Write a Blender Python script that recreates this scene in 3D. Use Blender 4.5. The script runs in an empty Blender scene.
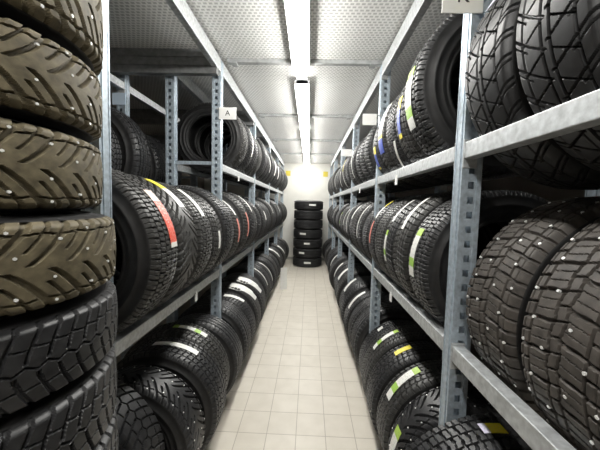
import bpy, math, random
import numpy as np
from mathutils import Vector, Matrix
random.seed(7)
PI = math.pi
sc = bpy.context.scene
C = sc.collection

# ------------------------------------------------------------------ camera
CAM_Z = 1.45
FPX = 300.0
VP = (309.5, 204.5)
ROLL = math.radians(1.6)
cam_d = bpy.data.cameras.new('camera')
cam_d.sensor_width = 36.0
cam_d.lens = 36.0 * FPX / 600.0
cam_d.clip_start = 0.02
cam = bpy.data.objects.new('camera', cam_d)
C.objects.link(cam)
yc = Vector((VP[0] - 300, 225 - VP[1], -FPX)).normalized()       # world +Y seen from the camera
zc = Vector((math.sin(ROLL), math.cos(ROLL), 0))
zc = (zc - yc * zc.dot(yc)).normalized()
xc = yc.cross(zc)
M = Matrix((xc, yc, zc))                                          # camera -> world
M4 = M.to_4x4()
M4.translation = Vector((0, 0, CAM_Z))
cam.matrix_world = M4
sc.camera = cam

# ------------------------------------------------------------------ world and exposure
w = bpy.data.worlds.new('world')
w.use_nodes = True
w.node_tree.nodes['Background'].inputs[0].default_value = (0.5, 0.55, 0.6, 1)
w.node_tree.nodes['Background'].inputs[1].default_value = 0.03
sc.world = w
LAMP_STRENGTH = 49.0
sc.view_settings.view_transform = 'Standard'
sc.view_settings.look = 'None'
sc.view_settings.gamma = 1.0
sc.view_settings.use_curve_mapping = False
sc.view_settings.exposure = 0.0

# ------------------------------------------------------------------ materials
def new_mat(name):
    m = bpy.data.materials.new(name)
    m.use_nodes = True
    nt = m.node_tree
    return m, nt, nt.nodes['Principled BSDF']

def nd(nt, t, **kw):
    n = nt.nodes.new(t)
    for k, v in kw.items():
        setattr(n, k, v)
    return n

def ramp(nt, stops, interp='LINEAR'):
    r = nd(nt, 'ShaderNodeValToRGB')
    r.color_ramp.interpolation = interp
    e = r.color_ramp.elements
    while len(e) < len(stops):
        e.new(0.5)
    for el, (p, c) in zip(e, stops):
        el.position = p
        el.color = (*c, 1) if len(c) == 3 else c
    return r

def simple(name, col, rough=0.5, metal=0.0, noise=0.15, nscale=30.0, bump=0.0, spec=0.5):
    m, nt, b = new_mat(name)
    tc = nd(nt, 'ShaderNodeTexCoord')
    n = nd(nt, 'ShaderNodeTexNoise')
    n.inputs['Scale'].default_value = nscale
    n.inputs['Detail'].default_value = 4
    nt.links.new(tc.outputs['Object'], n.inputs['Vector'])
    lo = tuple(c * (1 - noise) for c in col)
    hi = tuple(min(1, c * (1 + noise)) for c in col)
    r = ramp(nt, [(0.3, lo), (0.7, hi)])
    nt.links.new(n.outputs['Fac'], r.inputs['Fac'])
    nt.links.new(r.outputs['Color'], b.inputs['Base Color'])
    b.inputs['Roughness'].default_value = rough
    b.inputs['Metallic'].default_value = metal
    b.inputs['Specular IOR Level'].default_value = spec
    if bump:
        bp = nd(nt, 'ShaderNodeBump')
        bp.inputs['Strength'].default_value = bump
        bp.inputs['Distance'].default_value = 0.002
        nt.links.new(n.outputs['Fac'], bp.inputs['Height'])
        nt.links.new(bp.outputs['Normal'], b.inputs['Normal'])
    return m

RUB = {}
RUB['black'] = simple('rubber_black', (0.022, 0.022, 0.023), 0.42, 0, 0.35, 45, 0.25, 0.5)
RUB['grey'] = simple('rubber_grey', (0.036, 0.035, 0.033), 0.45, 0, 0.35, 45, 0.25, 0.5)
RUB['brown'] = simple('rubber_dusty_brown', (0.115, 0.096, 0.058), 0.62, 0, 0.4, 40, 0.3, 0.4)
RUB['dust'] = simple('rubber_dusty', (0.064, 0.056, 0.049), 0.6, 0, 0.35, 40, 0.3, 0.4)
RUB['side'] = simple('rubber_sidewall', (0.016, 0.0155, 0.0155), 0.55, 0, 0.4, 25, 0.15, 0.45)
RUB['liner'] = simple('rubber_liner', (0.012, 0.012, 0.012), 0.6, 0, 0.3, 30, 0.0, 0.3)
STUD = simple('stud_steel', (0.82, 0.82, 0.80), 0.35, 0.2, 0.1, 200)
GALV = simple('galvanised_steel', (0.56, 0.58, 0.59), 0.42, 0.55, 0.22, 55, 0.05)
GALV_B = simple('galvanised_upright', (0.46, 0.53, 0.59), 0.42, 0.40, 0.2, 60, 0.05)
GALV_C = simple('galvanised_crossbar', (0.45, 0.46, 0.46), 0.5, 0.3, 0.2, 30)
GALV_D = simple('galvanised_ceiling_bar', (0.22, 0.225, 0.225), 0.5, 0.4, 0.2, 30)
WHITE = simple('white_card', (0.80, 0.80, 0.78), 0.6, 0, 0.03, 20)
BLUEWHITE = simple('pale_blue_light_patch', (0.60, 0.72, 0.85), 0.6, 0, 0.03, 20)  # light glimpsed behind the left rack, put into the colour
INK = simple('ink', (0.05, 0.05, 0.05), 0.6, 0, 0.1, 20)
YELLOW = simple('yellow_card', (0.75, 0.62, 0.08), 0.6, 0, 0.08, 20)
WALLM = simple('white_painted_wall', (0.80, 0.785, 0.73), 0.7, 0, 0.03, 6)
WALLD = simple('grey_brown_wall', (0.20, 0.175, 0.15), 0.8, 0, 0.12, 5)
SKIRT = simple('grey_skirting', (0.42, 0.41, 0.38), 0.6, 0, 0.08, 8)
PLAST = simple('white_lamp_housing', (0.8, 0.8, 0.8), 0.5, 0, 0.02, 8)

def floor_mat():
    m, nt, b = new_mat('cream_floor_tiles')
    tc = nd(nt, 'ShaderNodeTexCoord')
    mp = nd(nt, 'ShaderNodeMapping')
    mp.inputs['Location'].default_value = (0.045, 0.02, 0)
    nt.links.new(tc.outputs['Object'], mp.inputs['Vector'])
    br = nd(nt, 'ShaderNodeTexBrick')
    br.offset = 0.0
    br.inputs['Color1'].default_value = (0.70, 0.655, 0.575, 1)
    br.inputs['Color2'].default_value = (0.66, 0.615, 0.535, 1)
    br.inputs['Mortar'].default_value = (0.40, 0.36, 0.30, 1)
    br.inputs['Scale'].default_value = 1.0
    br.inputs['Mortar Size'].default_value = 0.0022
    br.inputs['Mortar Smooth'].default_value = 0.2
    br.inputs['Brick Width'].default_value = 0.185
    br.inputs['Row Height'].default_value = 0.2014
    nt.links.new(mp.outputs['Vector'], br.inputs['Vector'])
    n = nd(nt, 'ShaderNodeTexNoise')
    n.inputs['Scale'].default_value = 9
    n.inputs['Detail'].default_value = 6
    nt.links.new(tc.outputs['Object'], n.inputs['Vector'])
    mx = nd(nt, 'ShaderNodeMix', data_type='RGBA', blend_type='MULTIPLY')
    mx.inputs[0].default_value = 0.6
    r = ramp(nt, [(0.3, (0.86, 0.85, 0.83)), (0.7, (1, 1, 1))])
    nt.links.new(n.outputs['Fac'], r.inputs['Fac'])
    nt.links.new(br.outputs['Color'], mx.inputs[6])
    nt.links.new(r.outputs['Color'], mx.inputs[7])
    nt.links.new(mx.outputs[2], b.inputs['Base Color'])
    b.inputs['Roughness'].default_value = 0.42
    b.inputs['Specular IOR Level'].default_value = 0.4
    bp = nd(nt, 'ShaderNodeBump')
    bp.inputs['Strength'].default_value = 0.3
    bp.inputs['Distance'].default_value = 0.002
    inv = nd(nt, 'ShaderNodeMath', operation='SUBTRACT')
    inv.inputs[0].default_value = 1.0
    nt.links.new(br.outputs['Fac'], inv.inputs[1])
    nt.links.new(inv.outputs[0], bp.inputs['Height'])
    nt.links.new(bp.outputs['Normal'], b.inputs['Normal'])
    return m

def ceiling_mat():
    m, nt, b = new_mat('perforated_ceiling_sheet')
    tc = nd(nt, 'ShaderNodeTexCoord')
    br = nd(nt, 'ShaderNodeTexBrick')
    br.offset = 0.5
    br.inputs['Color1'].default_value = (0.50, 0.50, 0.49, 1)
    br.inputs['Color2'].default_value = (0.58, 0.58, 0.57, 1)
    br.inputs['Mortar'].default_value = (0.86, 0.86, 0.84, 1)
    br.inputs['Scale'].default_value = 1.0
    br.inputs['Mortar Size'].default_value = 0.0065
    br.inputs['Mortar Smooth'].default_value = 0.3
    br.inputs['Brick Width'].default_value = 0.030
    br.inputs['Row Height'].default_value = 0.026
    nt.links.new(tc.outputs['Object'], br.inputs['Vector'])
    nt.links.new(br.outputs['Color'], b.inputs['Base Color'])
    b.inputs['Roughness'].default_value = 0.45
    b.inputs['Metallic'].default_value = 0.0
    bp = nd(nt, 'ShaderNodeBump')
    bp.inputs['Strength'].default_value = 0.5
    bp.inputs['Distance'].default_value = 0.004
    nt.links.new(br.outputs['Fac'], bp.inputs['Height'])
    nt.links.new(bp.outputs['Normal'], b.inputs['Normal'])
    return m

def label_mat(name, stops, marks=0.5, mark_col=(0.12, 0.13, 0.12)):
    """printed paper: colour bands along u, faint illegible speckle"""
    m, nt, b = new_mat(name)
    uv = nd(nt, 'ShaderNodeTexCoord')
    sp = nd(nt, 'ShaderNodeSeparateXYZ')
    nt.links.new(uv.outputs['UV'], sp.inputs[0])
    r = ramp(nt, stops, 'CONSTANT')
    nt.links.new(sp.outputs[0], r.inputs['Fac'])
    mp = nd(nt, 'ShaderNodeMapping')
    mp.inputs['Scale'].default_value = (26, 9, 1)
    nt.links.new(uv.outputs['UV'], mp.inputs['Vector'])
    n = nd(nt, 'ShaderNodeTexNoise')
    n.inputs['Scale'].default_value = 1.0
    n.inputs['Detail'].default_value = 2
    nt.links.new(mp.outputs['Vector'], n.inputs['Vector'])
    rr = ramp(nt, [(0.56, (0, 0, 0)), (0.66, (1, 1, 1))])
    nt.links.new(n.outputs['Fac'], rr.inputs['Fac'])
    ml = nd(nt, 'ShaderNodeMath', operation='MULTIPLY')
    ml.inputs[1].default_value = marks
    nt.links.new(rr.outputs['Color'], ml.inputs[0])
    mx = nd(nt, 'ShaderNodeMix', data_type='RGBA')
    nt.links.new(ml.outputs[0], mx.inputs[0])
    nt.links.new(r.outputs['Color'], mx.inputs[6])
    mx.inputs[7].default_value = (*mark_col, 1)
    nt.links.new(mx.outputs[2], b.inputs['Base Color'])
    b.inputs['Roughness'].default_value = 0.45
    return m

Wt = (0.80, 0.80, 0.76)
LAB = {
 'green': label_mat('label_green_white', [(0, (0.42, 0.62, 0.10)), (0.16, Wt), (0.62, (0.35, 0.58, 0.10)), (0.80, Wt)], 0.45),
 'white': label_mat('label_white', [(0, Wt), (1, Wt)], 0.16),
 'red': label_mat('label_red', [(0, (0.80, 0.62, 0.55)), (0.22, (0.72, 0.10, 0.06)), (0.92, Wt)], 0.75, (0.85, 0.70, 0.65)),
 'pink': label_mat('label_pink', [(0, (0.70, 0.25, 0.20)), (1, (0.70, 0.25, 0.20))], 0.3, (0.85, 0.75, 0.7)),
 'yellow': label_mat('label_yellow', [(0, (0.85, 0.72, 0.05)), (0.75, (0.80, 0.70, 0.10))], 0.3, (0.2, 0.2, 0.1)),
 'yellowwhite': label_mat('label_yellow_white', [(0, (0.82, 0.72, 0.06)), (0.42, Wt)], 0.2),
 'blue': label_mat('label_blue_yellow', [(0, (0.82, 0.70, 0.05)), (0.30, (0.05, 0.09, 0.42)), (0.88, (0.80, 0.68, 0.05))], 0.25, (0.6, 0.65, 0.8)),
 'whiteblue': label_mat('label_white_blue', [(0, Wt), (0.62, (0.75, 0.65, 0.08)), (0.70, (0.06, 0.10, 0.45))], 0.15),
 'yellowblue': label_mat('label_yellow_lilac', [(0, (0.88, 0.74, 0.03)), (0.68, (0.72, 0.70, 0.85))], 0.3, (0.25, 0.2, 0.5)),
}

def lamp_mat():
    m = bpy.data.materials.new('fluorescent_glow')
    m.use_nodes = True
    nt = m.node_tree
    nt.nodes.clear()
    o = nd(nt, 'ShaderNodeOutputMaterial')
    e = nd(nt, 'ShaderNodeEmission')
    e.inputs[0].default_value = (1.0, 0.985, 0.94, 1)
    e.inputs[1].default_value = LAMP_STRENGTH
    nt.links.new(e.outputs[0], o.inputs[0])
    return m
LAMP = lamp_mat()

# ------------------------------------------------------------------ mesh helpers
class MB:
    def __init__(s):
        s.v, s.f, s.mi = [], [], []
    def quad(s, a, b, c, d, mi=0):
        n = len(s.v)
        s.v += [tuple(a), tuple(b), tuple(c), tuple(d)]
        s.f.append((n, n + 1, n + 2, n + 3)); s.mi.append(mi)
    def box(s, x0, x1, y0, y1, z0, z1, mi=0):
        n = len(s.v)
        s.v += [(x0, y0, z0), (x1, y0, z0), (x1, y1, z0), (x0, y1, z0), (x0, y0, z1), (x1, y0, z1), (x1, y1, z1), (x0, y1, z1)]
        for q in ((0, 3, 2, 1), (4, 5, 6, 7), (0, 1, 5, 4), (1, 2, 6, 5), (2, 3, 7, 6), (3, 0, 4, 7)):
            s.f.append(tuple(n + i for i in q)); s.mi.append(mi)
    def bar(s, p, q, wd, th, mi=0):
        p, q = Vector(p), Vector(q)
        d = (q - p).normalized()
        up = Vector((0, 0, 1)) if abs(d.z) < 0.95 else Vector((0, 1, 0))
        a = d.cross(up).normalized() * wd / 2
        b = a.normalized().cross(d) * th / 2
        n = len(s.v)
        for c in (p, q):
            for sa, sb in ((-1, -1), (1, -1), (1, 1), (-1, 1)):
                s.v.append(tuple(c + a * sa + b * sb))
        for qd in ((0, 1, 2, 3), (7, 6, 5, 4), (0, 4, 5, 1), (1, 5, 6, 2), (2, 6, 7, 3), (3, 7, 4, 0)):
            s.f.append(tuple(n + i for i in qd)); s.mi.append(mi)
    def tube(s, p, q, r, n=12, mi=0):
        p, q = Vector(p), Vector(q)
        d = (q - p).normalized()
        up = Vector((0, 0, 1)) if abs(d.z) < 0.95 else Vector((0, 1, 0))
        a = d.cross(up).normalized(); b = a.cross(d)
        k = len(s.v)
        for c in (p, q):
            for i in range(n):
                t = 2 * PI * i / n
                s.v.append(tuple(c + a * math.cos(t) * r + b * math.sin(t) * r))
        for i in range(n):
            j = (i + 1) % n
            s.f.append((k + i, k + j, k + n + j, k + n + i)); s.mi.append(mi)
        s.f.append(tuple(k + i for i in range(n))[::-1]); s.mi.append(mi)
        s.f.append(tuple(k + n + i for i in range(n))); s.mi.append(mi)
    def mesh(s, name, mats, smooth=False):
        me = bpy.data.meshes.new(name)
        me.from_pydata(s.v, [], s.f)
        for m in (mats if isinstance(mats, (list, tuple)) else [mats]):
            me.materials.append(m)
        me.polygons.foreach_set('material_index', s.mi)
        if smooth:
            me.polygons.foreach_set('use_smooth', [True] * len(me.polygons))
        me.update()
        return me

def link(name, me, parent=None, loc=(0, 0, 0), rot=(0, 0, 0)):
    o = bpy.data.objects.new(name, me)
    C.objects.link(o)
    o.parent = parent
    o.location = loc
    o.rotation_euler = rot
    return o

def tag(o, label, cat, group=None):
    o['label'] = label; o['category'] = cat
    if group: o['group'] = group
    return o

def thing(name, label, cat, loc=(0, 0, 0), rot=(0, 0, 0), group=None):
    o = bpy.data.objects.new(name, None)
    o.empty_display_size = 0.05
    C.objects.link(o)
    o.location = loc; o.rotation_euler = rot
    return tag(o, label, cat, group)

def struct(name, me):
    o = link(name, me); o['kind'] = 'structure'
    return o

def bevel(o, wdt=0.003, seg=2):
    b = o.modifiers.new('bevel', 'BEVEL'); b.width = wdt; b.segments = seg; b.limit_method = 'ANGLE'

# ------------------------------------------------------------------ setting
XR, XL = 0.49, -0.66           # faces of the right and left racks
CEIL = 2.50
FR = [1.02, 2.25, 3.58, 4.91, 6.24, 7.50]      # uprights along the aisle, right
FL = [0.955, 2.22, 3.58, 4.91, 6.24, 7.50]      # left
YB = 7.78
X0, X1, Y0 = -2.75, 1.50, -2.20

def flat(x0, x1, y0, y1, z0, z1, name, mat):
    m = MB(); m.box(x0, x1, y0, y1, z0, z1); return struct(name, m.mesh(name, mat))
flat(X0, X1, Y0, YB, -0.06, 0, 'floor', floor_mat())
flat(X0, X1, Y0, YB, CEIL, CEIL + 0.06, 'ceiling', ceiling_mat())
flat(X0 - .1, X1 + .1, YB, YB + 0.1, -0.06, CEIL + 0.06, 'wall_back', WALLM)
flat(X0 - .1, X1 + .1, Y0 - 0.1, Y0, -0.06, CEIL + 0.06, 'wall_front', WALLD)
flat(X0 - .1, X0, Y0, YB, -0.06, CEIL + 0.06, 'wall_left', WALLD)
flat(X1, X1 + .1, Y0, YB, -0.06, CEIL + 0.06, 'wall_right', WALLD)
flat(X0, X1, YB - 0.015, YB, 0, 0.07, 'baseboard_back', SKIRT)
# ceiling crossbars, one over each rack frame; ribbed deep joists over the left racks
k = 0
for y in (0.92, 2.27, 3.60, 4.95, 6.28):
    k += 1
    m = MB(); m.box(XL + 0.03, XR + 0.02, y - 0.02, y + 0.02, CEIL - 0.028, CEIL - 0.001)
    m.box(XL + 0.06, XL + 0.10, y - 0.035, y + 0.035, CEIL - 0.038, CEIL - 0.028)
    m.box(XR - 0.08, XR - 0.04, y - 0.035, y + 0.035, CEIL - 0.038, CEIL - 0.028)
    struct('trim_%d' % k, m.mesh('trim_crossbar', GALV_C))
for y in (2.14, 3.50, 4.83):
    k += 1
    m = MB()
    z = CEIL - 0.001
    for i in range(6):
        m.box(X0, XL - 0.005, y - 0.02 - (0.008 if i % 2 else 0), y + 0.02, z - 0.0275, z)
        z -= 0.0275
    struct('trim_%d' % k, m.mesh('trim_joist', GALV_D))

# ------------------------------------------------------------------ lamps
def lamp(y0, y1, x, label):
    t = thing('ceiling_lamp', label, 'lamp', (x, (y0 + y1) / 2, CEIL - 0.10), group='fluorescent lamps in a row on the ceiling')
    L = (y1 - y0) / 2
    m = MB(); m.box(-0.050, 0.050, -L, L, 0.045, 0.0995); m.box(-0.064, -0.0575, -L, L, 0.041, 0.075); m.box(0.0575, 0.064, -L, L, 0.041, 0.075); m.box(-0.064, 0.064, -L, L, 0.070, 0.078)
    o = link('housing', m.mesh('housing', PLAST), t); bevel(o, 0.006)
    m = MB()
    n = 14
    prof = [(0.055 * math.cos(PI + PI * i / n), 0.045 + 0.05 * math.sin(PI + PI * i / n)) for i in range(n + 1)]
    b = len(m.v)
    for yy in (-L + 0.004, L - 0.004):
        m.v += [(px, yy, pz) for px, pz in prof]
    for i in range(n):
        m.f.append((b + i, b + i + 1, b + n + 2 + i, b + n + 1 + i)); m.mi.append(0)
    m.f.append(tuple(range(b, b + n + 1))); m.mi.append(0)
    m.f.append(tuple(range(b + n + 1, b + 2 * n + 2))[::-1]); m.mi.append(0)
    link('diffuser', m.mesh('diffuser', LAMP, True), t)
    for s in (-1, 1):
        m = MB(); m.box(-0.057, 0.057, s * L - 0.02 * (s > 0), s * L + 0.02 * (s < 0), 0.044, 0.080)
        o = link('end_cap', m.mesh('end_cap', PLAST), t); bevel(o, 0.004)
    m = MB()
    m.tube((0, L, 0.08), (0, L + 0.10, 0.08), 0.008, 10)
    link('cable_joint', m.mesh('cable_joint', PLAST), t)
LX = -0.09
lamp(-1.40, 0.15, LX, 'fluorescent ceiling lamp above the camera, first of the row')
lamp(0.78, 2.33, LX, 'long fluorescent ceiling lamp cut by the top of the photo')
lamp(2.56, 4.11, LX, 'fluorescent ceiling lamp just past the nearest visible crossbar')
lamp(4.28, 5.83, LX, 'fluorescent ceiling lamp second from the back wall')
lamp(5.99, 7.54, LX, 'fluorescent ceiling lamp nearest the back wall')

# ------------------------------------------------------------------ racks
def upright_mesh(h, wx=0.060, wy=0.052):
    """square channel, front and rear faces punched with a column of slots, lips on the open sides"""
    m = MB()
    hw, hy = wx / 2, wy / 2
    z = 0.0
    for sy in (-1, 1):
        y = sy * hy
        xs = [-hw, -0.009, 0.009, hw]
        m.quad((xs[0], y, 0), (xs[1], y, 0), (xs[1], y, h), (xs[0], y, h))
        m.quad((xs[2], y, 0), (xs[3], y, 0), (xs[3], y, h), (xs[2], y, h))
        z = 0.0
        while z < h:
            z1 = min(h, z + 0.026)
            m.quad((xs[1], y, z), (xs[2], y, z), (xs[2], y, z1), (xs[1], y, z1))
            z += 0.048
        m.box(-hw - 0.002, -hw + 0.013, y - 0.002 if sy < 0 else y - 0.004, y + 0.004 if sy < 0 else y + 0.002, 0, h)
        m.box(hw - 0.013, hw + 0.002, y - 0.002 if sy < 0 else y - 0.004, y + 0.004 if sy < 0 else y + 0.002, 0, h)
    for sx in (-1, 1):
        x = sx * hw
        m.quad((x, -hy, 0), (x, hy, 0), (x, hy, h), (x, -hy, h))
        m.box(x - 0.003, x + 0.003, -0.012, 0.012, 0.002, h)
    m.quad((-hw, -hy, h), (hw, -hy, h), (hw, hy, h), (-hw, hy, h))
    return m.mesh('upright', GALV_B)
UPM = upright_mesh(2.46)

def rack(name, label, xf, depth, frames, levels, side, skip=(), top=True, yb=None, ends=True):
    """xf: aisle face; side +1 = rack lies at larger x. levels: beam centre heights. skip: (bay, level) pairs without beams."""
    t = thing(name, label, 'rack', (xf + side * depth / 2, (frames[0] + frames[-1]) / 2, 0))
    ox, oy = t.location.x, t.location.y
    xr = xf + side * depth
    xin = [xf + side * 0.030, xr - side * 0.030]
    for y in (frames if ends else frames[:-1]):
        for x in xin:
            link('upright', UPM, t, (x - ox, y - oy, 0))
            m = MB(); m.box(-0.05, 0.05, -0.045, 0.045, 0, 0.006); m.tube((0.044, 0, 0), (0.044, 0, 0.014), 0.006, 8)
            link('foot_plate', m.mesh('foot_plate', GALV_B), t, (x - ox, y - oy, 0))
        a, b = min(xin) + 0.031, max(xin) - 0.031
        for z in (0.30, 1.02, 1.735):
            m = MB(); m.box(a - ox, b - ox, -0.012, 0.012, z - 0.012, z + 0.012)
            link('brace', m.mesh('brace', GALV_B), t, (0, y - oy, 0))
    for i in range(len(frames) - 1):
        ya, yb_ = frames[i] + 0.027, frames[i + 1] - 0.027
        for li, z in enumerate(levels):
            if (i, li) in skip: continue
            istop = top and li == len(levels) - 1
            hh = 0.045 if istop else 0.026
            for fr_, (x0, x1) in enumerate(((xf, xf + side * 0.04), (xr - side * 0.04, xr))):
                if fr_ and (i, 'rear%d' % li) in skip: continue
                xa, xb = min(x0, x1) - ox, max(x0, x1) - ox
                m = MB(); m.box(xa, xb, ya - oy, yb_ - oy, z - hh, z + hh)
                for yy in (ya - oy, yb_ - oy - 0.005):        # hooked end plates
                    m.box(xa - 0.003, xb + 0.003, yy, yy + 0.005, z - hh - 0.03, z + hh + 0.01)
                o = link('beam', m.mesh('beam', GALV), t); bevel(o, 0.003)
    return t

RU, RM, LU, LM, TOPZ = 1.635, 0.965, 1.71, 0.926, 2.425
DR, DL = 0.50, 0.40
rack('storage_rack', 'galvanised steel tyre rack running along the right side of the aisle', XR, DR, FR, (RM, RU, TOPZ), 1)
rack('storage_rack', 'galvanised steel tyre rack along the left side behind the front stack', XL, DL, FL, (LM, LU, TOPZ), -1, skip=((0, 1), (0, 'rear2')))
rack('storage_rack', 'deeper galvanised rack bay nearest the camera at right edge', XR, 0.70, [-0.30, FR[0]], (RM, RU, TOPZ), 1, ends=False)
rack('storage_rack', 'dim steel rack standing back to back behind the left rack', -1.36, 0.30, [0.90, 2.22, 3.58], (0.62, 1.36, 2.27), -1, top=False, skip=((0, 'rear2'), (1, 'rear2')))

# ------------------------------------------------------------------ tyres
R0, W0, RIM = 0.335, 0.222, 0.205
WT = 2 * (0.452 * W0 + 0.0127)      # width over the sidewalls
def sm(x, a, b):
    return np.clip((x - a) / (b - a), 0, 1)
def tri(x):
    return np.abs(((x + 0.5) % 1.0) - 0.5) * 2
def line(d, wdt, soft):
    """1 inside a groove of half width wdt around d = 0"""
    return 1 - sm(np.abs(d), wdt, wdt + soft)
def wrapd(p):
    return ((p + 0.5) % 1.0) - 0.5

def pat_arrow(p, v, e):          # studded directional winter tread with swept grooves
    a = np.abs(v)
    s = p + np.where(v > 0, 0.5, 0.0)
    sw = 1.25 * a ** 0.7
    g = line(wrapd(s - sw), 0.060 + 0.02 * a, e) * (a > 0.05)
    g = np.maximum(g, line(wrapd(s - sw + 0.5), 0.034, e * .7) * (a > 0.34) * 0.9)
    g = np.maximum(g, line(a - 0.70 - 0.06 * tri(s), 0.016, e * .25) * 0.8)
    return g
def pat_stud(p, v, e):           # winter tyre of small shoulder blocks, wide studded lugs and a zigzag centre
    a = np.abs(v)
    s = p + np.where(v > 0, 0.5, 0.0)
    g = line(a - 0.12 - 0.05 * (tri(s) - .5), 0.016, e * .25)
    g = np.maximum(g, line(a - 0.62, 0.016, e * .25))
    g = np.maximum(g, line(a - 0.80, 0.008, e * .2) * 0.5)
    g = np.maximum(g, line(wrapd(s + 0.30 * a + 0.05 * tri(a * 2)), 0.034, e) * (a > 0.12))
    g = np.maximum(g, line(wrapd(s + 0.30 * a + 0.5), 0.024, e * .7) * (a > 0.62) * .9)
    g = np.maximum(g, line(wrapd(s * 2 + 0.9 * v), 0.035, e) * (a < 0.12) * 0.7)
    for q in (0.33, 0.66):
        g = np.maximum(g, line(wrapd(s + 0.30 * a + q + .03 * tri(a * 14)), 0.004, e * .35) * (a > 0.17) * (a < 0.57) * 0.45)
    return g
def pat_block(p, v, e):          # square winter blocks
    a = np.abs(v)
    g = line(a - 0.22, 0.018, e * .25)
    g = np.maximum(g, line(a - 0.60, 0.020, e * .25))
    row = np.where(a < 0.22, 0.0, np.where(a < 0.60, 0.33, 0.66)) + np.where(v > 0, 0.5, 0)
    g = np.maximum(g, line(wrapd(p + row + 0.35 * a), 0.055, e) * 0.95)
    g = np.maximum(g, line(wrapd(p + row + 0.5 + 0.35 * a), 0.015, e * .7) * 0.5)
    return g
def pat_lug(p, v, e):            # long curved shoulder lugs with a zigzag centre groove
    a = np.abs(v)
    s = p + np.where(v > 0, 0.5, 0.0)
    g = line(v - 0.06 * (tri(p) - .5) * 2, 0.018, e * .25)
    g = np.maximum(g, line(wrapd(s - 0.9 * a ** 1.6), 0.060 + 0.03 * a, e) * (a > 0.12))
    g = np.maximum(g, line(a - 0.48 - 0.04 * (tri(s) - .5), 0.014, e * .25) * 0.7)
    return g
def pat_curve(p, v, e):          # sporty directional, long diagonal sweeps crossing ribs
    a = np.abs(v)
    g = line(a - 0.10, 0.022, e * .25)
    g = np.maximum(g, line(wrapd(p * 0.5 - 1.1 * a ** 1.2 + np.where(v > 0, .25, 0)), 0.030, e * .5))
    g = np.maximum(g, line(wrapd(p * 0.5 + 0.9 * a + 0.2), 0.016, e * .5) * (a > 0.10) * (a < 0.62) * 0.9)
    g = np.maximum(g, line(a - 0.64, 0.014, e * .25) * 0.7)
    g = np.maximum(g, line(wrapd(p * 0.5 + .25 - 1.1 * a ** 1.2 + np.where(v > 0, .25, 0)), 0.018, e * .5) * (a > 0.50) * 0.8)
    return g
def pat_rib(p, v, e):            # four ribs and thin slits
    g = np.zeros_like(v)
    for c in (-0.55, -0.19, 0.19, 0.55):
        g = np.maximum(g, line(v - c, 0.032, e * .25))
    g = np.maximum(g, line(wrapd(p + 0.35 * v), 0.035, e) * (np.abs(v) > 0.58) * 0.8)
    g = np.maximum(g, line(wrapd(p * 2 - 0.6 * v), 0.04, e) * (np.abs(v) < 0.5) * 0.35)
    return g
def pat_fine(p, v, e):           # dense zigzag winter tread
    a = np.abs(v)
    g = line(a - 0.30 - 0.04 * (tri(p) - .5), 0.018, e * .25)
    g = np.maximum(g, line(a - 0.64, 0.018, e * .25))
    z = 0.22 * tri(v * 3.0) + np.where(v > 0, .5, 0)
    g = np.maximum(g, line(wrapd(p + z + 0.4 * a), 0.075, e))
    return g
PATS = {'arrow': (pat_arrow, 28), 'stud': (pat_stud, 32), 'lug': (pat_lug, 54), 'block': (pat_block, 54), 'curve': (pat_curve, 70), 'rib': (pat_rib, 60), 'fine': (pat_fine, 66)}

def r_tread(t):
    a = np.abs(t)
    return R0 - 0.006 * a ** 2 - 0.017 * np.clip((a - 0.84) / 0.16, 0, 1) ** 2.0
def x_tread(t):
    return t * 0.452 * W0

def grid_mesh(name, P, mats, smooth, closed_u=True):
    nu, nv, _ = P.shape
    me = bpy.data.meshes.new(name)
    me.vertices.add(nu * nv)
    me.vertices.foreach_set('co', P.reshape(-1).astype(np.float32))
    ui = np.arange(nu if closed_u else nu - 1)
    vi = np.arange(nv - 1)
    U, V = np.meshgrid(ui, vi, indexing='ij')
    U2 = (U + 1) % nu
    F = np.stack([U * nv + V, U2 * nv + V, U2 * nv + V + 1, U * nv + V + 1], -1).reshape(-1, 4)
    nf = len(F)
    me.loops.add(nf * 4)
    me.loops.foreach_set('vertex_index', F.reshape(-1).astype(np.int32))
    me.polygons.add(nf)
    me.polygons.foreach_set('loop_start', (np.arange(nf) * 4).astype(np.int32))
    me.polygons.foreach_set('use_smooth', np.full(nf, smooth))
    for m in mats:
        me.materials.append(m)
    me.update(calc_edges=True)
    return me

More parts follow.
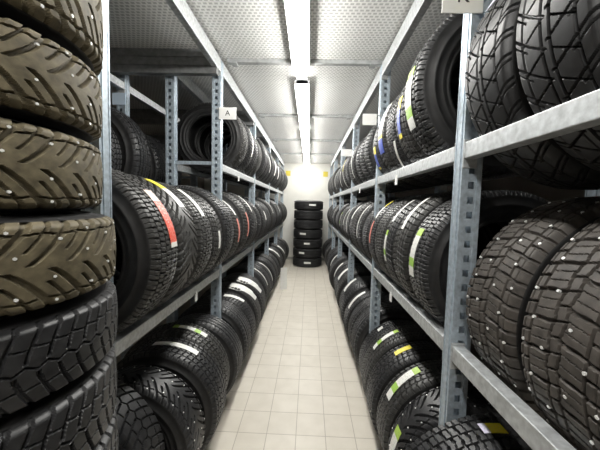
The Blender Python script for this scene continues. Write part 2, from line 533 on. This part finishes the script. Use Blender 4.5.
_cache = {}
def tread_mesh(pat, mat, hi, studs=False):
    key = (pat, mat, hi, studs)
    if key in _cache: return _cache[key]
    fn, n = PATS[pat]
    nu, nv = (n * (30 if n < 40 else 16), 84) if hi else (n * 9, 30)
    th = np.arange(nu) / nu * 2 * PI
    t = np.linspace(-1, 1, nv)
    TH, T = np.meshgrid(th, t, indexing='ij')
    e = 0.05 if hi else 0.09
    g = fn(TH * n / (2 * PI), T, e)
    depth = (0.012 if pat == 'arrow' else 0.0095) if hi else 0.010
    r = r_tread(T) - depth * np.clip(g, 0, 1)
    P = np.stack([r * np.sin(TH), x_tread(T), r * np.cos(TH)], -1)
    me = grid_mesh('tread', P, [RUB[mat], STUD], False)
    if studs:
        import bmesh
        bm = bmesh.new(); bm.from_mesh(me)
        rng = random.Random(3)
        for k in range(n):
            for tt in ((0.26, -0.62, 0.80) if k % 2 else (-0.26, 0.60, -0.82)):
                a = (k + 0.35 + rng.uniform(-.12, .12)) / n * 2 * PI
                rr = float(r_tread(np.array(tt)))
                c = Vector((rr * math.sin(a), float(x_tread(tt)), rr * math.cos(a)))
                d = Vector((math.sin(a), 0, math.cos(a)))
                u = Vector((0, 1, 0)); q = d.cross(u)
                ring = [bm.verts.new(c + d * 0.0016 + (u * math.cos(s * PI / 3) + q * math.sin(s * PI / 3)) * 0.0036) for s in range(6)]
                base = [bm.verts.new(c - d * 0.003 + (u * math.cos(s * PI / 3) + q * math.sin(s * PI / 3)) * 0.0036) for s in range(6)]
                for s in range(6):
                    f = bm.faces.new((ring[s], ring[(s + 1) % 6], base[(s + 1) % 6], base[s])); f.material_index = 1
                f = bm.faces.new(ring[::-1]); f.material_index = 1
        bm.normal_update()
        bm.to_mesh(me); bm.free()
    _cache[key] = me
    return me

def sidewall_mesh(s, mat, nu=96):
    key = ('side', s, mat)
    if key in _cache: return _cache[key]
    rs = float(r_tread(np.array(1.0))); xs = 0.452 * W0
    pr = [(xs, rs), (xs + 0.003, rs - 0.006), (xs + 0.002, rs - 0.010), (xs + 0.0065, rs - 0.020), (xs + 0.0095, rs - 0.035), (xs + 0.0115, rs - 0.036),
          (xs + 0.0125, rs - 0.044), (xs + 0.0105, rs - 0.045), (xs + 0.0105, rs - 0.056), (xs + 0.008, rs - 0.068), (xs + 0.009, rs - 0.069), (xs + 0.007, rs - 0.075),
          (xs + 0.003, rs - 0.084), (xs - 0.001, rs - 0.090), (xs + 0.003, rs - 0.092), (xs + 0.001, rs - 0.098), (xs - 0.008, RIM + 0.001), (xs - 0.020, RIM - 0.002), (xs - 0.028, RIM + 0.006)]
    th = np.arange(nu) / nu * 2 * PI
    P = np.zeros((nu, len(pr), 3))
    for j, (x, r) in enumerate(pr):
        P[:, j] = np.stack([r * np.sin(th), np.full(nu, s * x), r * np.cos(th)], -1)
    if s > 0: P = P[:, ::1]
    else: P = P[:, ::-1]
    me = grid_mesh('sidewall', P, [RUB[mat]], True)
    _cache[key] = me
    return me

def liner_mesh(nu=72):
    if 'liner' in _cache: return _cache['liner']
    xs = 0.452 * W0; rs = float(r_tread(np.array(1.0)))
    pr = [(-(xs - 0.028), RIM + 0.006), (-(xs - 0.012), RIM + 0.03), (-(xs - 0.006), RIM + 0.06), (-(xs - 0.01), rs - 0.03), (-(xs - 0.03), R0 - 0.024), (0, R0 - 0.020),
          (xs - 0.03, R0 - 0.024), (xs - 0.01, rs - 0.03), (xs - 0.006, RIM + 0.06), (xs - 0.012, RIM + 0.03), (xs - 0.028, RIM + 0.006)]
    th = np.arange(nu) / nu * 2 * PI
    P = np.zeros((nu, len(pr), 3))
    for j, (x, r) in enumerate(pr):
        P[:, j] = np.stack([r * np.sin(th), np.full(nu, x), r * np.cos(th)], -1)
    me = grid_mesh('inner_liner', P[:, ::-1], [RUB['liner']], True)
    _cache['liner'] = me
    return me

def sticker_mesh(style, ph0, ph1, t0, t1, hw, side):
    """printed paper strip glued along the tread; angles from the top towards the aisle"""
    nu, nv = 18, 4
    P = []
    for lay in (0.0026, 0.0010):
        for i in range(nu + 1):
            u = i / nu
            ph = math.radians(ph0 + (ph1 - ph0) * u); tc = t0 + (t1 - t0) * u
            for j in range(nv + 1):
                # strip direction is skewed across the tread
                t = max(-1, min(1, tc + hw * (2 * j / nv - 1)))
                r = float(r_tread(np.array(t))) + lay
                P.append((side * r * math.sin(ph), float(x_tread(t)), r * math.cos(ph)))
    m = MB(); m.v = P
    n1 = (nu + 1) * (nv + 1)
    ix = lambda l, i, j: l * n1 + i * (nv + 1) + j
    uvs = []
    def add(q, uv):
        m.f.append(q); m.mi.append(0); uvs.extend(uv)
    for i in range(nu):
        for j in range(nv):
            uv = [(i / nu, j / nv), ((i + 1) / nu, j / nv), ((i + 1) / nu, (j + 1) / nv), (i / nu, (j + 1) / nv)]
            q = (ix(0, i, j), ix(0, i + 1, j), ix(0, i + 1, j + 1), ix(0, i, j + 1))
            add(q, uv); add(tuple(k + n1 for k in q)[::-1], uv[::-1])
    for i in range(nu):
        for j in (0, nv):
            add((ix(0, i, j), ix(0, i + 1, j), ix(1, i + 1, j), ix(1, i, j)), [(i / nu, j / nv)] * 4)
    for j in range(nv):
        for i in (0, nu):
            add((ix(0, i, j), ix(0, i, j + 1), ix(1, i, j + 1), ix(1, i, j)), [(i / nu, j / nv)] * 4)
    me = m.mesh('sticker', LAB[style])
    ul = me.uv_layers.new(name='UVMap')
    ul.data.foreach_set('uv', [c for uv in uvs for c in uv])
    return me

STICK_WORDS = {'green': 'green and white', 'white': 'white', 'red': 'red', 'pink': 'pink', 'yellow': 'yellow', 'yellowwhite': 'yellow and white',
               'blue': 'blue and yellow', 'whiteblue': 'white and blue', 'yellowblue': 'yellow and lilac'}

def tyre(label, group, loc, pat='block', mat='black', sr=1.0, sw=1.0, spin=0.0, yaw=0.0, lean=0.0, stickers=(), side=1, hi=False, studs=False, lie=False, tilt=(0, 0), side_mat='side'):
    """loc: the point the tyre stands or lies on"""
    root = thing('tyre', label, 'tyre', loc, (tilt[0], lean + tilt[1], yaw), group)
    root.scale = (sr, sr, sw) if lie else (sr, sw, sr)
    if lie:
        cl, cr, cs = (0, 0, WT * 0.5), (PI / 2, 0, spin), (PI / 2, 0, 0)
    else:
        cl, cr, cs = (0, 0, R0), (0, spin, 0), (0, 0, 0)
    link('tread', tread_mesh(pat, mat, hi, studs), root, cl, cr)
    link('sidewall', sidewall_mesh(1, side_mat), root, cl, cr)
    link('sidewall', sidewall_mesh(-1, side_mat), root, cl, cr)
    link('inner_liner', liner_mesh(), root, cl, cr)
    for s in stickers:
        o = link('sticker', sticker_mesh(s[0], *s[1:], side), root, cl, cs)
        o['label'] = STICK_WORDS[s[0]] + ' paper label'
    return root

ORD = ['first', 'second', 'third', 'fourth', 'fifth', 'sixth', 'seventh', 'eighth']
UPR = ['front', 'second', 'third', 'fourth', 'fifth', 'sixth']
ROWN = {'RU': 'right upper shelf', 'RM': 'right middle shelf', 'RF': 'right floor row',
        'LU': 'left upper shelf', 'LM': 'left middle shelf', 'LF': 'left floor row'}
# stickers: (style, angle from, angle to, t from, t to, half width in t)
ST = {
 ('RU', 0, 0): [('green', 76, 116, 0.0, 0.35, 0.42)],
 ('RU', 0, 1): [('blue', 78, 112, -0.1, 0.2, 0.24)],
 ('RU', 0, 2): [('white', 108, 138, -0.7, 0.1, 0.14)],
 ('RU', 0, 3): [('whiteblue', 58, 112, -0.3, 0.1, 0.55)],
 ('RU', 0, 4): [('blue', 95, 125, 0, 0.2, 0.3)],
 ('RU', 1, 3): [('white', 50, 120, 0.1, 0.2, 0.10)],
 ('RU', 2, 1): [('yellowwhite', 60, 130, 0, 0.1, 0.12)],
 ('RU', 2, 3): [('white', 70, 120, 0, 0.1, 0.2)],
 ('RU', 3, 1): [('white', 40, 120, 0, 0.1, 0.12)],
 ('RM', 0, 0): [('green', 62, 100, 0.25, 0.32, 0.30)],
 ('RM', 0, 1): [('white', 30, 68, 0.3, 0.0, 0.17)],
 ('RM', 0, 2): [('white', 30, 62, 0.2, 0.1, 0.15), ('green', 72, 104, 0.2, 0.2, 0.18)],
 ('RM', 0, 4): [('yellowwhite', 30, 62, 0, 0, 0.15), ('pink', 66, 95, 0, 0, 0.15)],
 ('RM', 1, 1): [('white', 40, 100, 0, 0, 0.12)],
 ('RM', 1, 3): [('white', 40, 72, 0, 0, 0.25)],
 ('RM', 1, 4): [('white', 50, 105, 0, 0, 0.12)],
 ('RM', 2, 1): [('white', 40, 90, 0, 0, 0.15)],
 ('RM', 2, 3): [('green', 60, 100, 0, 0, 0.15)],
 ('RM', 3, 2): [('white', 40, 90, 0, 0, 0.15)],
 ('RF', 0, 0): [('green', 64, 104, 0.15, 0.15, 0.30)],
 ('RF', 0, 1): [('green', 24, 62, 0.2, 0.0, 0.28)],
 ('RF', 0, 2): [('yellow', 16, 34, 0.2, 0.1, 0.22)],
 ('RF', 0, 3): [('green', 20, 54, 0.2, 0.0, 0.2)],
 ('RF', 0, 4): [('white', 30, 38, 0.2, 0.1, 0.2)],
 ('RF', 1, 2): [('white', 20, 62, 0.3, -0.4, 0.28)],
 ('RF', 1, 4): [('white', 25, 60, 0.3, -0.4, 0.35)],
 ('RF', 2, 1): [('white', 25, 62, 0.2, -0.4, 0.45)],
 ('RF', 2, 3): [('white', 35, 80, 0.2, 0.0, 0.35)],
 ('RF', 3, 1): [('white', 35, 80, 0.2, 0.0, 0.35)],
 ('LM', 0, 0): [('red', 44, 86, 0.30, 0.45, 0.30)],
 ('LM', 0, 1): [('yellowwhite', 22, 56, 0.0, 0.25, 0.28)],
 ('LM', 0, 2): [('white', 30, 64, 0.0, 0.15, 0.22)],
 ('LM', 0, 3): [('white', 80, 100, 0.0, 0.1, 0.18)],
 ('LM', 1, 0): [('white', 20, 62, 0, 0.1, 0.16), ('pink', 68, 104, 0, 0, 0.20)],
 ('LM', 1, 1): [('pink', 66, 104, 0, 0, 0.20)],
 ('LM', 1, 2): [('white', 30, 66, 0, 0.1, 0.16)],
 ('LM', 2, 1): [('white', 60, 84, 0, 0, 0.25)],
 ('LM', 2, 4): [('white', 40, 76, 0, 0, 0.16)],
 ('LM', 3, 2): [('white', 50, 80, 0, 0, 0.2)],
 ('LF', 0, 2): [('white', -10, 34, 0.0, 0.1, 0.2)],
 ('LF', 0, 3): [('green', -2, 36, 0.0, 0.1, 0.2)],
 ('LF', 1, 1): [('white', 6, 40, -0.2, 0.5, 0.30)],
 ('LF', 1, 2): [('white', 6, 58, -0.6, 0.4, 0.72)],
 ('LF', 1, 3): [('white', 8, 60, -0.6, 0.4, 0.72)],
 ('LF', 2, 0): [('white', 10, 75, 0, 0.1, 0.16)],
 ('LF', 2, 2): [('white', 20, 84, 0, 0.1, 0.16)],
 ('LF', 3, 1): [('white', 15, 60, -0.4, 0.5, 0.5)],
 ('LF', 3, 4): [('white', 30, 70, -0.4, 0.5, 0.5)],
 ('LU', 1, 1): [('white', 60, 110, 0, 0, 0.16)],
 ('LU', 1, 4): [('white', 50, 110, 0, 0, 0.12)],
 ('LU', 2, 2): [('white', 60, 110, 0, 0, 0.2)],
 ('LU', 2, 4): [('white', 70, 112, 0, 0, 0.5)],
 ('LU', 3, 1): [('white', 70, 112, 0, 0, 0.5)],
}
NT = {}   # tyres per bay, default 5
SPEC = {  # hand set tyres: pattern, rubber, scale
 ('RU', 0, 0): dict(pat='block', sr=1.02), ('RU', 0, 1): dict(pat='fine', sr=0.96), ('RU', 0, 2): dict(pat='block', sr=0.94),
 ('RM', 0, 0): dict(pat='block', sr=0.92), ('RM', 0, 1): dict(pat='fine', sr=0.94), ('RM', 0, 2): dict(pat='fine', sr=0.93), ('RM', 0, 3): dict(pat='block', sr=0.93),
 ('RF', 0, 0): dict(pat='arrow', sr=0.98, studs=True), ('RF', 0, 1): dict(pat='fine', sr=0.98), ('RF', 0, 2): dict(pat='fine', sr=0.98),
 ('LM', 0, 0): dict(pat='block', mat='grey', sr=1.0), ('LM', 0, 1): dict(pat='arrow', mat='grey', sr=0.98), ('LM', 0, 2): dict(pat='block', mat='grey', sr=0.96), ('LM', 0, 3): dict(pat='fine', mat='grey', sr=0.93),
 ('LF', 0, 0): dict(pat='lug', mat='black', sr=1.10), ('LF', 0, 1): dict(pat='arrow', studs=True), ('LF', 0, 2): dict(pat='fine'), ('LF', 0, 3): dict(pat='fine'),
}
SHELF = {'RU': (RU + 0.026, XR, DR, 1), 'RM': (RM + 0.026, XR, DR, 1), 'LU': (LU + 0.026, XL, DL, -1), 'LM': (LM + 0.026, XL, DL, -1)}
FLOORX = {'RF': 0.70, 'LF': -0.80}
SRR = {'RU': (0.88, 0.98), 'RM': (0.87, 0.94), 'RF': (0.92, 1.0), 'LU': (0.88, 0.96), 'LM': (0.88, 0.97), 'LF': (0.92, 1.0)}

def row_tyres(row, frames, bays):
    rng = random.Random('row' + row)
    sgn = -1 if row[0] == 'R' else 1              # towards the aisle
    for b in bays:
        ya, yb = frames[b] + 0.034, frames[b + 1] - 0.034
        if row == 'LU' and b == 1: ya += 0.25
        if b == 0: ya += {'RU': 0.13, 'RM': 0.06, 'RF': 0.10}.get(row, 0)
        n = NT.get((row, b), 5 if not (row == 'LU' and b == 1) else 4)
        if b >= 1 and row in ('RM', 'LM') : n = 6 if b % 2 == 0 else 5
        pitch = (yb - ya) / n
        for i in range(n):
            sp = SPEC.get((row, b, i), {})
            stk = ST.get((row, b, i), ())
            sr = sp.get('sr', rng.uniform(*SRR[row]))
            sw = min(pitch * 0.968, W0 * rng.uniform(0.93, 1.03)) / WT
            y = ya + pitch * (i + 0.5) + rng.uniform(-0.4, 0.4) * max(0, pitch - sw * WT - 0.006)
            R = R0 * sr
            if row in SHELF:
                zt, xf, dp, sd = SHELF[row]
                x = xf + sd * dp / 2
                half = dp / 2 - 0.04
                z = zt - (R - math.sqrt(R * R - half * half)) + 0.001
            else:
                x = FLOORX[row] + rng.uniform(-0.025, 0.025); z = 0.0
                if row == 'LF' and b == 0 and i == 0: x = -0.95
            col = ', '.join(STICK_WORDS[s[0]] for s in stk[:1])
            lab = 'black tyre%s, %s past the %s upright, %s' % (' with %s label' % col if stk else '', ORD[i], UPR[b], ROWN[row])
            tyre(lab, 'tyres on the ' + ROWN[row], (x, y, z), pat=sp.get('pat', rng.choice(['block', 'rib', 'fine', 'rib', 'fine', 'block'])),
                 mat=sp.get('mat', rng.choice(['black', 'black', 'grey'])), sr=sr, sw=sw, spin=rng.uniform(0, 6.28), yaw=rng.uniform(-0.005, 0.005),
                 stickers=stk, side=sgn, hi=(b == 0), studs=sp.get('studs', False))

row_tyres('RU', FR, range(0, 5)); row_tyres('RM', FR, range(0, 5)); row_tyres('RF', FR, range(0, 5))
row_tyres('LU', FL, range(1, 5)); row_tyres('LM', FL, range(0, 5)); row_tyres('LF', FL, range(0, 5))

# near bay at the right edge: deeper shelves, tyres sunk between the beams
G = 'tyres in the bay nearest the camera at right'
def near(label, x, y, zc, R, W, **kw):
    tyre(label, G, (x, y, zc - R), sr=R / R0, sw=W / WT, side=-1, hi=True, **kw)
near('black tyre with bold swept tread on right upper shelf, just in front of front upright', 0.775, 0.84, 1.845, 0.335, 0.215, pat='curve', mat='black', spin=0.3, stickers=[('yellowblue', 40, 62, 0.3, 0.3, 0.3)])
near('black tyre with bold swept tread at top right corner on right upper shelf', 0.775, 0.618, 1.845, 0.335, 0.222, pat='curve', mat='black', spin=1.1, stickers=[('whiteblue', 46, 56, 0.3, 0.3, 0.4)])
near('studded winter tyre on right middle shelf, just in front of the front upright', 0.83, 0.845, 1.16, 0.335, 0.245, pat='stud', mat='dust', studs=True, spin=0.2)
near('studded winter tyre cut by right edge on right middle shelf', 0.83, 0.598, 1.16, 0.335, 0.245, pat='stud', mat='dust', studs=True, spin=0.9)
near('large black tyre with yellow label on floor below the right front upright', 0.64, 0.86, 0.40, 0.40, 0.225, pat='block', mat='black', spin=0.5, stickers=[('yellowblue', 6, 15, 0.1, 0.2, 0.20)])

# leaning stack at the left front
z = 0.0
G = 'tyres stacked in the left foreground'
stack = []
hs = [0.179] * 6 + [0.166, 0.180, 0.172, 0.165, 0.225]
names = ['first', 'second', 'third', 'fourth', 'fifth', 'sixth', 'seventh', 'eighth', 'ninth', 'tenth']
rng = random.Random(5)
for i, h in enumerate(hs):
    top = len(hs) - 1 - i
    brown = i >= 6 + 1 or i == 7
    kind = 'dusty brown studded tyre' if i >= 7 else ('plain dark winter tyre' if i >= 3 else 'dark tyre')
    lab = ('topmost %s of the left foreground stack' % kind) if top == 0 else \
          (('bottom %s of the left foreground stack, on the floor' % kind) if i == 0 else '%s, %s from the top of the left foreground stack' % (kind, names[top]))
    tyre(lab, G, (-0.777 + (0.03 if i < 8 else 0) + rng.uniform(-.004, .004), 0.59 + rng.uniform(-.006, .006), z), pat='arrow' if i >= 7 else 'lug',
         mat='brown' if i >= 7 else 'black', sr=0.30 / R0, sw=(h - 0.003) / WT, spin=rng.uniform(0, 6), hi=True, studs=i >= 7, lie=True, side_mat='side')
    z += h

# stack by the back wall
z = 0.0
G = 'tyres stacked by the back wall'
BL = {6: ('white', -28, -2), 3: ('white', 8, 32), 2: ('white', -8, 14), 1: ('white', 12, 34), 0: ('white', -14, 12)}
for i in range(7):
    top = 6 - i
    lab = 'topmost black tyre of the stack by the back wall' if top == 0 else ('bottom black tyre of the stack by the back wall' if i == 0 else
          'black tyre, %s from the top of the stack by the back wall' % ORD[top])
    stk = []
    if i in BL:
        s, a, b = BL[i]
        stk = [(s, a, b, 0.1, 0.1, 0.22)]
    tyre(lab, G, (-0.018, 7.12, z), pat='rib', mat='black', sr=0.345 / R0, sw=0.218 / WT, lie=True, stickers=stk, spin=i * 0.7, side=-1)
    z += 0.2205

# dim tyres on the rack behind
G = 'dim tyres on the rack behind the left rack'
zt = 1.386
def back_tyre(label, y, R, pat):
    half = 0.11
    tyre(label, G, (-1.51, y, zt - (R - math.sqrt(R * R - half * half))), pat=pat, mat='black', sr=R / R0, sw=0.95, side=1, hi=True, spin=1.0)
back_tyre('dim tyre with fine tread on the rear rack, seen left of the rear upright', 2.06, 0.37, 'rib')
back_tyre('dim tyre on the rear rack, half hidden by the front left upright', 1.78, 0.335, 'fine')
back_tyre('dim tyre on the rear rack just past its second upright', 2.42, 0.33, 'rib')
back_tyre('dim tyre on the rear rack, second past its second upright', 2.68, 0.33, 'rib')

# ------------------------------------------------------------------ signs, tags and papers
def sign(label, loc, w_, h_, letter=None, mat=WHITE, cat='sign', name='aisle_sign', group=None, rot=(0, 0, 0), reach=0.0):
    t = thing(name, label, cat, loc, rot, group)
    m = MB(); m.box(-w_ / 2, w_ / 2, -0.002, 0.002, 0, h_)
    o = link('card', m.mesh('card', mat), t); bevel(o, 0.001, 1)
    if letter:
        cu = bpy.data.curves.new('letter', 'FONT'); cu.body = letter; cu.size = h_ * 0.62; cu.align_x = 'CENTER'; cu.align_y = 'CENTER'; cu.extrude = 0.0006
        tmp = bpy.data.objects.new('tmp', cu); C.objects.link(tmp)
        dg = bpy.context.evaluated_depsgraph_get()
        me = bpy.data.meshes.new_from_object(tmp.evaluated_get(dg)); me.materials.clear(); me.materials.append(INK)
        bpy.data.objects.remove(tmp)
        link('letter', me, t, (0, -0.0028, h_ / 2), (PI / 2, 0, 0))
    m = MB(); m.box(min(0, reach) - 0.012, max(0, reach) + 0.012, 0.002, 0.006, h_ * 0.80, h_ * 0.95)
    link('clip', m.mesh('clip', GALV), t)
    return t
sign('white card lettered A on the second left upright', (-0.605, FL[1] - 0.034, 2.045), 0.125, 0.085, 'A', group='lettered aisle cards', reach=-0.07)
sign('white card lettered K at the top of the front right upright', (0.455, FR[0] - 0.034, 2.052), 0.125, 0.10, 'K', group='lettered aisle cards', reach=0.05)
sign('blank white card on the second right upright near the ceiling beam', (0.415, FR[1] - 0.034, 2.03), 0.10, 0.08, None, group='blank aisle cards', reach=0.075)
sign('blank white card on the third right upright, farther away', (0.415, FR[2] - 0.034, 2.02), 0.12, 0.08, None, group='blank aisle cards', reach=0.075)
sign('pale blue painted light patch on the rear rack upright behind the left rack', (-1.40, 2.22 - 0.034, 2.135), 0.10, 0.085, None, BLUEWHITE)  # added card; its pale blue stands in for window light from the neighbouring aisle

def shelf_tag(label, x, y, ztop, s):
    m = MB(); m.box(x - 0.004, x + 0.001, y - 0.017, y + 0.017, ztop - 0.042, ztop); m.box(x - 0.004, x + 0.001, y - 0.010, y + 0.010, ztop - 0.001, ztop + 0.012)
    o = link('shelf_tag', m.mesh('shelf_tag', WHITE)); tag(o, label, 'tag', 'small white shelf tags hanging from beams')
G1 = 'small white tag hanging under the '
shelf_tag(G1 + 'right upper beam, just before second upright', XR - 0.004, 1.72, RU - 0.020, 1)
shelf_tag(G1 + 'right upper beam, past the second upright', XR - 0.004, 2.95, RU - 0.020, 1)
shelf_tag(G1 + 'right lower beam, just before second upright', XR - 0.004, 1.72, RM - 0.020, 1)
shelf_tag(G1 + 'left upper beam, past the second upright', XL + 0.007, 2.75, LU - 0.020, -1)
shelf_tag(G1 + 'left lower beam, just before second upright', XL + 0.007, 1.72, LM - 0.020, -1)

for x, lab in ((-0.57, 'small yellow card on the back wall beside the left rack'), (0.39, 'small yellow card on the back wall beside the right rack')):
    m = MB(); m.box(x - 0.06, x + 0.06, YB - 0.004, YB, 2.17, 2.30)
    o = link('wall_card', m.mesh('wall_card', YELLOW)); tag(o, lab, 'sign', 'yellow cards on the back wall')

# white paper slip hanging down over a floor tyre at left
m = MB()
n = 8
for i in range(n):
    z0, z1 = 0.37 - 0.37 * i / n, 0.37 - 0.37 * (i + 1) / n
    f = lambda q: 0.02 * math.sin((0.42 - q) * 9)
    m.box(-0.055 , 0.055, f(z0) - 0.001, f(z0) + 0.001, z1, z0)
o = link('paper_slip', m.mesh('paper_slip', WHITE), None, (-0.40, 5.0, 0.0), (0, 0, 0.25))
tag(o, 'white paper slip standing beside the far left floor tyres', 'paper')
